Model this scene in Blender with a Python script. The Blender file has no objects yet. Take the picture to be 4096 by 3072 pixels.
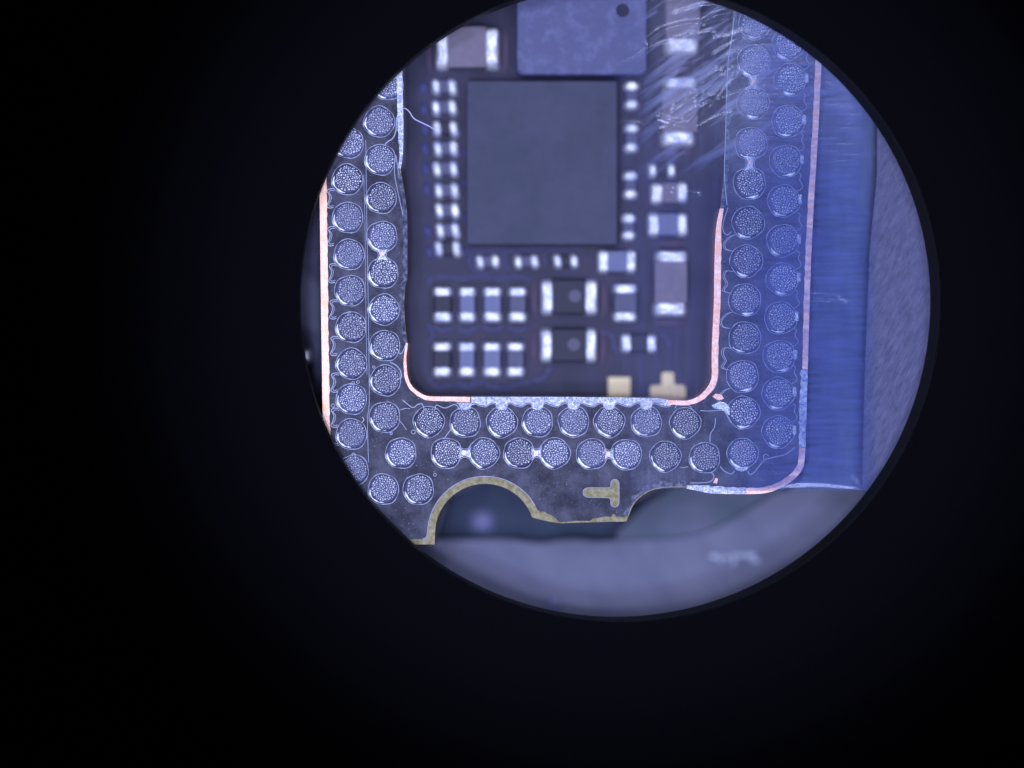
import bpy, bmesh, math, random
from mathutils import Vector
from mathutils.geometry import tessellate_polygon

S = bpy.context.scene
COL = S.collection
random.seed(7)

# ------------------------------------------------------------------ camera
# 1 unit = 0.25 mm on the board.  The top of the frame board is z = 0.
DIST = 114.0
cam_d = bpy.data.cameras.new('camera')
cam = bpy.data.objects.new('camera', cam_d)
COL.objects.link(cam)
cam.location = (0, 0, DIST)
cam.rotation_euler = (0, 0, 0)
cam_d.sensor_width = 36.0
cam_d.lens = 36.0 * DIST / 40.96
cam_d.clip_start = 1.0
cam_d.clip_end = 2000.0
cam_d.dof.use_dof = True
cam_d.dof.focus_distance = DIST
APERTURE = 15.0
cam_d.dof.aperture_fstop = (cam_d.lens * 1e-3) / APERTURE
S.camera = cam

# ------------------------------------------------------------------ world
world = bpy.data.worlds.new('World')
S.world = world
world.use_nodes = True
bg = world.node_tree.nodes['Background']
bg.inputs[0].default_value = (0.45, 0.50, 1.0, 1)
bg.inputs[1].default_value = 0.03

# ------------------------------------------------------------------ lamps: the microscope's LED ring, round the optical axis
AXIS = Vector((4.14, 3.28, 0))
N_LED, RING_R, RING_H, LED_W = 10, 36.0, 96.0, 43000.0
for i in range(N_LED):
    a = 2 * math.pi * i / N_LED + 0.2
    ld = bpy.data.lights.new('ring_lamp', 'SPOT')
    lo = bpy.data.objects.new('ring_lamp', ld)
    COL.objects.link(lo)
    p = AXIS + Vector((RING_R * math.cos(a), RING_R * math.sin(a), RING_H))
    lo.location = p
    lo.rotation_euler = (AXIS - p).to_track_quat('-Z', 'Y').to_euler()
    k = 0.75 - 0.5 * math.cos(a - math.radians(45))          # lower left side burns brighter
    ld.energy = LED_W * (0.45 + k)
    ld.color = (0.60, 0.66, 1.0)
    ld.spot_size = math.radians(23)
    ld.spot_blend = 0.5
    ld.shadow_soft_size = 3.0

# added fill lamp behind the camera, almost along the optical axis, to soften shadows
ld = bpy.data.lights.new('axis_fill', 'SPOT')
lo = bpy.data.objects.new('axis_fill', ld)
COL.objects.link(lo)
lo.location = (-9.0, -10.0, 118.0)
lo.rotation_euler = (AXIS - lo.location).to_track_quat('-Z', 'Y').to_euler()
ld.energy = 250000.0
ld.color = (0.60, 0.66, 1.0)
ld.spot_size = math.radians(18.5)
ld.spot_blend = 0.5
ld.shadow_soft_size = 4.0

# ------------------------------------------------------------------ colour management and sampling
S.view_settings.view_transform = 'Standard'
S.view_settings.look = 'None'
S.view_settings.exposure = 0.0
S.view_settings.gamma = 1.0
S.view_settings.use_curve_mapping = False
S.render.engine = 'CYCLES'
S.cycles.use_denoising = True
S.cycles.max_bounces = 4
S.cycles.use_adaptive_sampling = True
S.cycles.adaptive_threshold = 0.02
S.cycles.transparent_max_bounces = 8
S.cycles.sample_clamp_indirect = 4.0
S.cycles.caustics_reflective = False
S.cycles.caustics_refractive = False


# ------------------------------------------------------------------ helpers
def P(px, py, z=0.0):
    """Board drawing coordinates (hundredths of a unit, y down) to a point at height z."""
    s = (DIST - z) / DIST
    return Vector(((px - 2048) / 100 * s, (1536 - py) / 100 * s, z))


def mat(name, base, rough=0.5, metal=0.0, spec=0.5, second=None, scale=6.0, detail=6.0, lo=0.4, hi=0.65,
        stretch=(1, 1, 1), bump=0.0, bump_scale=None, bump_stretch=None, rot=0.0, coat=0.0):
    m = bpy.data.materials.new(name)
    m.use_nodes = True
    nt = m.node_tree
    N, L = nt.nodes, nt.links
    b = N['Principled BSDF']
    b.inputs['Base Color'].default_value = (*base, 1)
    b.inputs['Roughness'].default_value = rough
    b.inputs['Metallic'].default_value = metal
    b.inputs['Specular IOR Level'].default_value = spec
    b.inputs['Coat Weight'].default_value = coat
    b.inputs['Coat Roughness'].default_value = 0.25
    tc = N.new('ShaderNodeTexCoord')

    def noise(sc, st):
        mp = N.new('ShaderNodeMapping')
        mp.inputs['Scale'].default_value = st
        mr = N.new('ShaderNodeMapping')
        mr.inputs['Rotation'].default_value = (0, 0, rot)
        L.new(tc.outputs['Object'], mr.inputs['Vector'])
        L.new(mr.outputs[0], mp.inputs['Vector'])
        n = N.new('ShaderNodeTexNoise')
        n.inputs['Scale'].default_value = sc
        n.inputs['Detail'].default_value = detail
        n.inputs['Roughness'].default_value = 0.65
        L.new(mp.outputs[0], n.inputs['Vector'])
        return n
    if second is not None:
        n = noise(scale, stretch)
        r = N.new('ShaderNodeValToRGB')
        r.color_ramp.elements[0].position = lo
        r.color_ramp.elements[1].position = hi
        r.color_ramp.elements[0].color = (*base, 1)
        r.color_ramp.elements[1].color = (*second, 1)
        L.new(n.outputs['Fac'], r.inputs['Fac'])
        L.new(r.outputs['Color'], b.inputs['Base Color'])
    if bump:
        n2 = noise(bump_scale or scale, bump_stretch or stretch)
        bp = N.new('ShaderNodeBump')
        bp.inputs['Strength'].default_value = 1.0
        bp.inputs['Distance'].default_value = bump
        L.new(n2.outputs['Fac'], bp.inputs['Height'])
        L.new(bp.outputs['Normal'], b.inputs['Normal'])
    return m


M = {}
M['mask'] = mat('solder_mask', (0.0125, 0.0135, 0.032), 0.5, 0, 0.25, second=(0.115, 0.115, 0.172), scale=1.0, detail=12,
                lo=0.40, hi=0.80, bump=0.03, bump_scale=7)
M['scuff_and_haze'] = mat('scuffed_mask', (0.03, 0.033, 0.06), 0.55, 0, 0.3, second=(0.22, 0.24, 0.36), scale=5, detail=9, lo=0.42, hi=0.7, bump=0.04, bump_scale=11)
M['laminate'] = mat('bare_laminate', (0.24, 0.20, 0.085), 0.6, 0, 0.3, second=(0.42, 0.38, 0.24), scale=5, detail=9, bump=0.05, bump_scale=9)
M['wall'] = mat('cut_laminate', (0.10, 0.07, 0.09), 0.7, second=(0.22, 0.13, 0.14), scale=3)
M['copper'] = mat('copper_plating', (0.85, 0.44, 0.30), 0.42, 0.55, 0.6, second=(0.95, 0.66, 0.60), scale=5, bump=0.03, bump_scale=14)
M['copper_orange'] = mat('copper_plating_orange', (0.85, 0.46, 0.27), 0.45, 0.55, second=(0.92, 0.62, 0.52), scale=3, bump=0.02, bump_scale=16)
M['tin'] = mat('tin_coating', (0.42, 0.47, 0.66), 0.38, 0.5, 0.8, second=(0.95, 0.96, 1.0), scale=9, detail=3, lo=0.42, hi=0.6, bump=0.09, bump_scale=9)
M['pad'] = mat('fluxed_pad', (0.036, 0.040, 0.090), 0.45, 0.1, 0.3, second=(0.105, 0.11, 0.20), scale=14, lo=0.45, hi=0.7, bump=0.02, bump_scale=18)
M['bubble'] = mat('solder_grain', (0.70, 0.72, 0.80), 0.35, 0.2, 0.8)
M['rim'] = mat('mask_bead', (0.34, 0.37, 0.52), 0.32, 0.1, 0.8)
M['glint'] = mat('solder_glint', (0.92, 0.93, 0.97), 0.35, 0.3, 0.8, second=(0.75, 0.77, 0.84), scale=9)  # near-white base puts the reflected lamp light into the colour
M['solder'] = mat('solder_terminal', (0.66, 0.71, 1.0), 0.45, 0.2, 1.0, second=(1.0, 1.0, 1.0), scale=2.2, detail=3, lo=0.36, hi=0.56, bump=0.07, bump_scale=5)
M['board'] = mat('main_board_mask', (0.017, 0.017, 0.040), 0.55, 0, 0.25, second=(0.034, 0.031, 0.068), scale=0.55, lo=0.35, hi=0.7)
M['chip'] = mat('chip_resin', (0.040, 0.046, 0.082), 0.6, 0, 0.3, second=(0.052, 0.057, 0.102), scale=0.6, bump=0.01, bump_scale=10)
M['chip_light'] = mat('chip_lid', (0.068, 0.074, 0.175), 0.5, 0, 0.35, second=(0.14, 0.15, 0.31), scale=1.5, detail=8, lo=0.48, hi=0.8, bump=0.02, bump_scale=2)
M['chip_side'] = mat('chip_dot', (0.02, 0.02, 0.05), 0.6, 0, 0.2)
M['cap_brown'] = mat('ceramic_brown', (0.150, 0.128, 0.175), 0.55, 0, 0.3, second=(0.18, 0.155, 0.205), scale=2)
M['cap_blue'] = mat('ceramic_blue', (0.115, 0.130, 0.245), 0.5, 0, 0.3, second=(0.14, 0.155, 0.28), scale=2)
M['cap_slate'] = mat('ceramic_slate', (0.062, 0.065, 0.125), 0.5, 0, 0.3, second=(0.078, 0.08, 0.15), scale=2)
M['cap_dark'] = mat('ceramic_dark', (0.013, 0.014, 0.032), 0.5, 0, 0.25)
M['dot'] = mat('print_dot', (0.095, 0.088, 0.135), 0.6, 0, 0.3)
M['gold'] = mat('gold_pad', (0.60, 0.47, 0.24), 0.5, 0.2, second=(0.54, 0.44, 0.27), scale=3)
M['arc'] = mat('fillet_arc', (0.068, 0.046, 0.082), 0.5, 0.1, 0.3)
M['trace'] = mat('underfill_bead', (0.048, 0.052, 0.155), 0.4, 0.0, 0.5)
M['blob'] = mat('dim_blue_pad', (0.052, 0.052, 0.160), 0.5, 0.1, 0.3)
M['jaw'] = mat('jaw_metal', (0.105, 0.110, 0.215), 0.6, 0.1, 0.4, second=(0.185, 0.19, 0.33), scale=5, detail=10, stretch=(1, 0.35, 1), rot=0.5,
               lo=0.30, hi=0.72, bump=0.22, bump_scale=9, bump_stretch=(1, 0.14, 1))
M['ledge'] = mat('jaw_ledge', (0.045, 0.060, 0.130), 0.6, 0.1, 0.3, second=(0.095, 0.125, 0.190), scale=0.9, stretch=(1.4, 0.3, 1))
M['bench'] = mat('bench_metal', (0.106, 0.110, 0.172), 0.7, 0.05, 0.3, second=(0.165, 0.170, 0.235), scale=0.5, detail=7, stretch=(1.5, 0.4, 1), rot=-0.7, lo=0.3, hi=0.75)
M['step'] = mat('teal_step', (0.062, 0.088, 0.125), 0.7, 0, 0.3, second=(0.110, 0.118, 0.175), scale=0.3)
M['deep'] = mat('deep_surface', (0.028, 0.040, 0.080), 0.7, 0, 0.3, second=(0.036, 0.062, 0.098), scale=0.5)
M['left_block'] = mat('holder_block', (0.040, 0.040, 0.090), 0.6, 0, 0.3, second=(0.10, 0.10, 0.17), scale=0.45, lo=0.42, hi=0.62)
M['stop'] = mat('stop_black', (0.0006, 0.0006, 0.0017), 0.8, 0, 0.05)
M['stop_bore'] = mat('stop_bore', (0.0024, 0.0027, 0.0030), 0.6, 0, 0.3)
M['speck'] = mat('pale_speck_and_glint', (0.17, 0.175, 0.33), 0.5)  # also colours the added highlight blob inside the notch
M['marking'] = mat('worn_marking', (0.40, 0.45, 0.55), 0.5)
M['fibre'] = mat('fibre', (0.55, 0.58, 0.80), 0.4)


# no two pads shine alike
for key, lo_, hi_ in (('bubble', 0.8, 1.35), ('pad', 0.8, 1.7), ('glint', 0.85, 1.2)):
    nt = M[key].node_tree
    b = nt.nodes['Principled BSDF']
    oi = nt.nodes.new('ShaderNodeObjectInfo')
    rm = nt.nodes.new('ShaderNodeMapRange')
    rm.inputs['To Min'].default_value = lo_
    rm.inputs['To Max'].default_value = hi_
    nt.links.new(oi.outputs['Random'], rm.inputs['Value'])
    mx = nt.nodes.new('ShaderNodeMix')
    mx.data_type = 'RGBA'
    mx.blend_type = 'MULTIPLY'
    mx.inputs[0].default_value = 1.0
    if b.inputs['Base Color'].links:
        nt.links.new(b.inputs['Base Color'].links[0].from_socket, mx.inputs[6])
    else:
        mx.inputs[6].default_value = b.inputs['Base Color'].default_value
    nt.links.new(rm.outputs[0], mx.inputs[7])
    nt.links.new(mx.outputs[2], b.inputs['Base Color'])

# fine dust on the frame board's mask
nt = M['mask'].node_tree
b = nt.nodes['Principled BSDF']
src = b.inputs['Base Color'].links[0].from_socket
tcn = nt.nodes.new('ShaderNodeTexCoord')
dn = nt.nodes.new('ShaderNodeTexNoise')
dn.inputs['Scale'].default_value = 13
dn.inputs['Detail'].default_value = 3
nt.links.new(tcn.outputs['Object'], dn.inputs['Vector'])
rm = nt.nodes.new('ShaderNodeMapRange')
rm.inputs['From Min'].default_value = 0.64
rm.inputs['From Max'].default_value = 0.74
nt.links.new(dn.outputs['Fac'], rm.inputs['Value'])
mx = nt.nodes.new('ShaderNodeMix')
mx.data_type = 'RGBA'
nt.links.new(rm.outputs[0], mx.inputs[0])
nt.links.new(src, mx.inputs[6])
mx.inputs[7].default_value = (0.22, 0.24, 0.36, 1)
nt.links.new(mx.outputs[2], b.inputs['Base Color'])


def obj(name, me, m=None, parent=None, loc=None):
    o = bpy.data.objects.new(name, me)
    COL.objects.link(o)
    if m is not None and not me.materials:
        me.materials.append(M[m] if isinstance(m, str) else m)
    if parent is not None:
        o.parent = parent
    if loc is not None:
        o.location = loc
    return o


def thing(name, label, cat, loc=(0, 0, 0), group=None):
    o = bpy.data.objects.new(name, None)
    o.empty_display_size = 0.2
    COL.objects.link(o)
    o.location = loc
    o['label'] = label
    o['category'] = cat
    if group:
        o['group'] = group
    return o


def mesh(name, vs, fs, smooth=False):
    me = bpy.data.meshes.new(name)
    me.from_pydata([tuple(v) for v in vs], [], fs)
    me.update()
    if smooth:
        for p in me.polygons:
            p.use_smooth = True
    bm = bmesh.new()
    bm.from_mesh(me)
    bmesh.ops.recalc_face_normals(bm, faces=bm.faces[:])
    bm.to_mesh(me)
    bm.free()
    return me


def prism(name, loops, ztop, zbot, plane=None):
    """Solid between two heights; loops[0] is the outline, the others are holes.  Loops are drawing coordinates at height `plane`."""
    pl = ztop if plane is None else plane
    pts = [[P(x, y, pl) for x, y in lp] for lp in loops]
    flat = [Vector((q.x, q.y, 0)) for lp in pts for q in lp]
    tris = tessellate_polygon([[Vector((q.x, q.y, 0)) for q in lp] for lp in pts])
    n = len(flat)
    vs = [(q.x, q.y, ztop) for q in flat] + [(q.x, q.y, zbot) for q in flat]
    fs = [tuple(t) for t in tris] + [tuple(i + n for i in reversed(t)) for t in tris]
    k = 0
    for lp in pts:
        m = len(lp)
        for i in range(m):
            a, b = k + i, k + (i + 1) % m
            fs.append((a, b, b + n, a + n))
        k += m
    return mesh(name, vs, fs)


def spline(pts, step=6.0, closed=False):
    """Catmull-Rom through drawing points."""
    q = [Vector((x, y)) for x, y in pts]
    out = []
    n = len(q)
    rng = range(n if closed else n - 1)
    for i in rng:
        p1, p2 = q[i], q[(i + 1) % n]
        p0 = q[i - 1] if (closed or i > 0) else p1 * 2 - p2
        p3 = q[(i + 2) % n] if (closed or i + 2 < n) else p2 * 2 - p1
        k = max(1, int((p2 - p1).length / step))
        for j in range(k):
            t = j / k
            out.append(0.5 * ((2 * p1) + (p2 - p0) * t + (2 * p0 - 5 * p1 + 4 * p2 - p3) * t * t + (3 * p1 - p0 - 3 * p2 + p3) * t ** 3))
    if not closed:
        out.append(q[-1])
    return [(v.x, v.y) for v in out]


def bead(name, pts, r, z, h=None, closed=False, taper=False, step=6.0, jitter=0.0):
    """A half-round ridge along a path lying at height z.  r in drawing units."""
    pl = spline(pts, step, closed)
    n = len(pl)
    h = r if h is None else h
    prof = [(-1, 0), (-0.8, 0.6), (-0.3, 0.95), (0.3, 0.95), (0.8, 0.6), (1, 0)]
    vs, fs = [], []
    for i, (x, y) in enumerate(pl):
        a = pl[i - 1] if (closed or i > 0) else pl[i]
        b = pl[(i + 1) % n] if (closed or i < n - 1) else pl[i]
        dx, dy = b[0] - a[0], b[1] - a[1]
        l = math.hypot(dx, dy) or 1
        nx, ny = -dy / l, dx / l
        k = 1.0
        if taper:
            t = i / (n - 1)
            k = max(0.05, math.sin(math.pi * t) ** 0.6)
        if jitter:
            k *= 1 + random.uniform(-jitter, jitter)
        for u, w in prof:
            q = P(x + nx * u * r * k, y + ny * u * r * k, z)
            vs.append((q.x, q.y, z + w * h * k / 100))
    m = len(prof)
    for i in range(n if closed else n - 1):
        for j in range(m - 1):
            a, b = i * m + j, ((i + 1) % n) * m + j
            fs.append((a, b, b + 1, a + 1))
    return mesh(name, vs, fs, True)


def pillow(name, x0, y0, x1, y1, zb, h, p=4.0, shear=0.0, nx=12, ny=12, rough=0.0, round_=0.55, z_at=None):
    """A soft-edged solder pillow: flat base at zb, height h; seen outline x0..x1, y0..y1."""
    za = zb + h * 0.7 if z_at is None else z_at
    cx, cy, hw, hh = (x0 + x1) / 2, (y0 + y1) / 2, (x1 - x0) / 2, (y1 - y0) / 2
    rc = round_ * min(hw, hh)
    vs, fs = [], []
    ph = random.uniform(0, 6)
    for j in range(ny + 1):
        for i in range(nx + 1):
            u, v = -1 + 2 * i / nx, -1 + 2 * j / ny
            # spread samples to the rims
            u = math.copysign(abs(u) ** 0.75, u)
            v = math.copysign(abs(v) ** 0.75, v)
            X, Y = u * hw, v * hh
            # round the corners
            ax, ay = abs(X) - (hw - rc), abs(Y) - (hh - rc)
            if ax > 0 and ay > 0:
                d = math.hypot(ax, ay)
                m = max(ax, ay)
                if d > 0:
                    f = m / d
                    X = math.copysign(hw - rc + ax * f, X)
                    Y = math.copysign(hh - rc + ay * f, Y)
            zz = max(0.0, (1 - abs(u) ** p) * (1 - abs(v) ** p)) ** 0.5
            w = 1 + rough * math.sin(5 * u + ph) * math.cos(4 * v + ph * 2)
            q = P(cx + X + shear * Y, cy + Y, za)
            vs.append((q.x, q.y, zb + h * zz * w))
    for j in range(ny):
        for i in range(nx):
            a = j * (nx + 1) + i
            fs.append((a, a + 1, a + nx + 2, a + nx + 1))
    return mesh(name, vs, fs, True)


def slab(name, x0, y0, x1, y1, zb, zt, r=6, seg=4, bev=0.05):
    """A block with rounded corners and a bevelled top edge; outline given at its top."""
    cx0, cy0, cx1, cy1 = x0 + r, y0 + r, x1 - r, y1 - r
    ring = []
    for (cx, cy, a0) in ((cx1, cy1, 0), (cx0, cy1, 90), (cx0, cy0, 180), (cx1, cy0, 270)):
        for k in range(seg + 1):
            a = math.radians(a0 + 90 * k / seg)
            ring.append((cx + r * math.cos(a), cy + r * math.sin(a)))
    n = len(ring)
    mx, my = (x0 + x1) / 2, (y0 + y1) / 2
    b = bev * 100
    vs = []
    for (x, y) in ring:
        fx = (abs(x - mx) - b) / max(abs(x - mx), 1e-6)
        fy = (abs(y - my) - b) / max(abs(y - my), 1e-6)
        q = P(mx + (x - mx) * fx, my + (y - my) * fy, zt)
        vs.append((q.x, q.y, zt))
    for (x, y) in ring:
        q = P(x, y, zt)
        vs.append((q.x, q.y, zt - bev))
    for (x, y) in ring:
        q = P(x, y, zt)
        vs.append((q.x, q.y, zb))
    fs = [tuple(range(n)), tuple(reversed(range(2 * n, 3 * n)))]
    for k in range(2):
        for i in range(n):
            a, c = k * n + i, k * n + (i + 1) % n
            fs.append((a, c, c + n, a + n))
    return mesh(name, vs, fs)


def disc(name, cx, cy, r, zb, zt, seg=24):
    return prism(name, [[(cx + r * math.cos(2 * math.pi * i / seg), cy + r * math.sin(2 * math.pi * i / seg)) for i in range(seg)]], zt, zb)


# ================================================================== the setting
Z_BOARD = -2.0          # top of the main board
Z_BENCH = -3.4
Z_DEEP = -5.0

floor = obj('work_surface', mesh('work_surface', [(-90, -90, Z_DEEP), (90, -90, Z_DEEP), (90, 90, Z_DEEP), (-90, 90, Z_DEEP)], [(0, 1, 2, 3)]), 'deep')
floor['kind'] = 'structure'

# plate under the board, seen out of focus below its edge
edge = spline([(500, 2172), (1500, 2163), (1850, 2161), (2010, 2159), (2070, 2163), (2160, 2174), (2230, 2164), (2320, 2160), (2380, 2168),
               (2450, 2164), (2650, 2160), (2800, 2140), (2930, 2080), (3050, 2010), (3150, 1960), (3400, 1940), (4300, 1940), (4800, 1940)], 20)
plate = thing('support_plate', 'blurred grey violet metal plate below the lower edge of the frame board', 'metal plate', P(2600, 2300, Z_BENCH))
o = obj('plate_body', prism('plate_body', [edge + [(4800, 4200), (500, 4200)]], Z_BENCH, Z_DEEP + 0.01), 'bench', plate)
o.matrix_parent_inverse = plate.matrix_world.inverted()


def keep(o, par):
    o.parent = par
    o.matrix_parent_inverse.identity()
    # children are modelled in world space; undo the parent's offset
    o.location = -Vector(par.location)
    return o


keep(o, plate)
keep(obj('plate_step', prism('plate_step', [[(2440, 2300), (2470, 2130), (2560, 2040), (2700, 1940), (2900, 1900), (3300, 1900), (3300, 2300)]], Z_BENCH - 0.35, Z_DEEP + 0.015), 'step'), plate)
for (x0, y0, x1, y1) in ((2842, 2218, 2872, 2234), (2876, 2222, 2884, 2250), (2892, 2224, 2916, 2236), (2930, 2212, 2940, 2262), (2950, 2216, 2980, 2228),
                         (2986, 2214, 3022, 2232), (3004, 2236, 3040, 2252)):
    keep(obj('worn_mark', pillow('worn_mark', x0, y0, x1, y1, Z_BENCH, 0.04, nx=6, ny=6), 'marking', plate), plate)

speck = obj('speck_and_glint', pillow('speck_and_glint', 2195, 2395, 2245, 2440, Z_BENCH - 0.01, 0.25, p=2.2, nx=8, ny=8), 'speck')
speck['label'] = 'small pale speck on the blurred plate near the bottom of the round view'
speck['category'] = 'speck'
speck = obj('speck_and_glint', pillow('speck_and_glint', 1885, 2040, 1975, 2125, Z_DEEP - 0.01, 0.3, p=2.2, nx=8, ny=8), 'speck')  # added blob gives the blurred floor highlight a shape
speck['label'] = 'pale blob standing in for a blurred highlight on the dark surface inside the round notch'
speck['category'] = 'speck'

# block beside the left edge of the board
blk = thing('holder_block', 'dark blurred holder block along the orange plated edge of the board', 'holder', P(1220, 1300, -3.2))
keep(obj('block_body', prism('block_body', [[(700, -400), (1268, -400), (1279, 900), (1290, 1750), (1290, 2160), (700, 2160)]], -3.2, Z_DEEP + 0.02), 'left_block'), blk)
keep(obj('block_facet', prism('block_facet', [[(1180, 1060), (1276, 1135), (1279, 1240), (1278, 1330), (1180, 1300)]], -3.05, -3.3), 'bench'), blk)
nub = obj('metal_nub', pillow('metal_nub', 1210, 1396, 1238, 1448, -3.21, 2.2, p=7, z_at=-1.0), 'solder')
nub['label'] = 'tiny bright metal nub beside the rim of the round view'
nub['category'] = 'metal nub'

# jaw of the board holder on the right
jaw = thing('clamp_jaw', 'scratched violet metal clamp jaw beside the copper edge of the board', 'clamp', P(3600, 1000, -0.4))
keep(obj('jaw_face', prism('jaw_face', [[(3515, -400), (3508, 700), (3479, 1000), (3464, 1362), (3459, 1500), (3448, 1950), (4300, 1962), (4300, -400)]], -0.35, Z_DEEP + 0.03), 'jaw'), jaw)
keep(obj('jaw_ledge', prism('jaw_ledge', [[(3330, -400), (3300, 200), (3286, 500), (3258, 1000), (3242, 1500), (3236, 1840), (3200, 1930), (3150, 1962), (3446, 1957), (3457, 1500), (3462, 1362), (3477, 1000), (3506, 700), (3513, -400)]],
                 -1.5, Z_DEEP + 0.04), 'ledge'), jaw)

# ================================================================== the frame board (interposer)
arc1 = [(1940 + 200 * math.cos(math.radians(a)), 2135 - 200 * math.sin(math.radians(a))) for a in range(180, 18, -7)]
arc1b = [(1940 + 230 * math.cos(math.radians(a)), 2135 - 230 * math.sin(math.radians(a))) for a in range(176, 22, -7)]
corner = [(2746, 1950), (2830, 1968), (2960, 1973), (3060, 1970), (3120, 1950), (3165, 1922), (3195, 1893), (3212, 1862), (3217, 1840)]
right_edge = [(3227, 1500), (3243, 1000), (3271, 500), (3285, 200), (3310, -300), (3330, -700)]
notch2 = [(2505, 2086), (2513, 2068), (2529, 2027), (2547, 2002), (2569, 1983), (2592, 1968), (2616, 1958), (2655, 1951), (2696, 1949)]
outer = [(1262, -700), (1268, -300), (1274, 300), (1281, 750), (1288, 1300), (1295, 1740), (1301, 2178), (1738, 2178)] + arc1 + \
        [(2150, 2076), (2200, 2087), (2240, 2093), (2360, 2089)] + notch2 + corner + right_edge
inner_left = [(1595, -450), (1600, -150), (1607, 300), (1611, 500), (1609, 620), (1603, 680), (1610, 720), (1616, 753), (1627, 833), (1630, 900), (1630, 1080),
              (1629, 1119), (1621, 1145), (1616, 1217), (1620, 1290), (1629, 1372)]
inner_corner = [(1629, 1372), (1623, 1440), (1630, 1510), (1650, 1550), (1690, 1580), (1725, 1588), (1880, 1590)]
inner_right = [(2600, 1594), (2690, 1604), (2740, 1605), (2778, 1596), (2806, 1578), (2828, 1555), (2842, 1530), (2849, 1500), (2849, 1398), (2857, 1217), (2861, 1000),
               (2868, 900), (2882, 833)]
inner = inner_left + inner_corner[1:] + [(2200, 1590)] + inner_right + [(2895, 700), (2908, 300), (2930, 72), (2945, -150), (2955, -450)]

frame = thing('frame_board', 'dark blue frame circuit board with rows of round solder pads and a rectangular opening', 'circuit board', P(2300, 1800, 0))
sub = keep(obj('substrate', prism('substrate', [outer, inner], -0.03, Z_BOARD + 0.004), 'laminate'), frame)
sub.data.materials.append(M['wall'])
for f in sub.data.polygons:
    if abs(f.normal.z) < 0.5 and -4.9 < f.center.x < 9.3 and f.center.y > -1.0:
        f.material_index = 1

# solder mask sheet with the bare border round the notch and the cut-out letter
mask_outer = [(1262, -700), (1268, -300), (1276, 300), (1283, 750), (1290, 1300), (1297, 1740), (1303, 2157), (1690, 2157), (1704, 2150), (1710, 2140)] + arc1b + \
             [(2152, 2042), (2163, 2047), (2176, 2045), (2190, 2056), (2206, 2060), (2222, 2073), (2236, 2087), (2243, 2089), (2300, 2083), (2360, 2084), (2372, 2074),
              (2400, 2070), (2420, 2066), (2445, 2068), (2450, 2056), (2460, 2056), (2466, 2067), (2498, 2068), (2508, 2058)] + \
             [(2526, 2022), (2545, 1997), (2567, 1979), (2590, 1964), (2615, 1954), (2655, 1947), (2696, 1945)] + \
             [(2746, 1944), (2830, 1962), (2960, 1968), (3060, 1966), (3118, 1946), (3161, 1919), (3191, 1890), (3208, 1860), (3213, 1840), (3223, 1500), (3239, 1000),
              (3267, 500), (3281, 200), (3306, -300), (3330, -700)]
mask_inner = [(x - 5 if x < 1640 else x, y) for x, y in inner_left] + [(1618, 1440), (1625, 1513), (1646, 1554), (1688, 1585), (1725, 1593), (1880, 1595), (2200, 1595)] + \
             [(x + 4, y + 5) for x, y in inner_right] + [(2899, 700), (2912, 300), (2934, 72), (2949, -150), (2959, -450)]


tmark = []
for a in range(90, 271, 30):                                    # round end of the stem, then the bar
    tmark.append((2351 + 19 * math.cos(math.radians(a)), 1970 - 19 * math.sin(math.radians(a))))
tmark += [(2436, 1991), (2443, 1998)]
tmark += [(2459.5 + 16.5 * math.cos(math.radians(a)), 2012 - 16.5 * math.sin(math.radians(a))) for a in range(180, 361, 30)]
tmark += [(2459.5 + 16.5 * math.cos(math.radians(a)), 1934 - 16.5 * math.sin(math.radians(a))) for a in range(0, 181, 30)]
tmark += [(2443, 1946), (2438, 1951)]
keep(obj('solder_mask', prism('solder_mask', [mask_outer, mask_inner, tmark], 0.0, -0.028), 'mask'), frame)
letter_rim = keep(obj('letter_edge', bead('letter_edge', tmark, 1.6, 0.0, closed=True, step=5), 'rim'), frame)
keep(obj('notch_edge', bead('notch_edge', [(1690, 2157), (1706, 2148)] + arc1b, 1.6, 0.0, step=8), 'rim'), frame)


def strip(name, path, w, m, zt=0.06, out=2.5, taper=None, wob=0.0, zbot=None):
    """Edge plating: a band along the board's cut edge, w wide onto the board, reaching down the wall.  The board lies on the left of the path (drawing, y down)."""
    pl = spline(path, 14)
    n = len(pl)
    A, B = [], []
    for i, (x, y) in enumerate(pl):
        a, b = pl[max(i - 1, 0)], pl[min(i + 1, n - 1)]
        dx, dy = b[0] - a[0], b[1] - a[1]
        l = math.hypot(dx, dy) or 1
        nx, ny = dy / l, -dx / l
        ww = w * (taper(i / (n - 1)) if taper else 1) + random.uniform(-wob, wob)
        A.append((x - nx * out, y - ny * out))
        B.append((x + nx * ww, y + ny * ww))
    return keep(obj(name, prism(name, [A + B[::-1]], zt, Z_BOARD + 0.002 if zbot is None else zbot, plane=0.0), m), frame)


# outline of the plating: each path runs with the board on its left hand side (seen from above)
strip('edge_plating', [(1274, 300), (1281, 750), (1288, 1300), (1295, 1740), (1298, 1900)], 26, 'copper_orange', wob=2.0)

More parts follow.
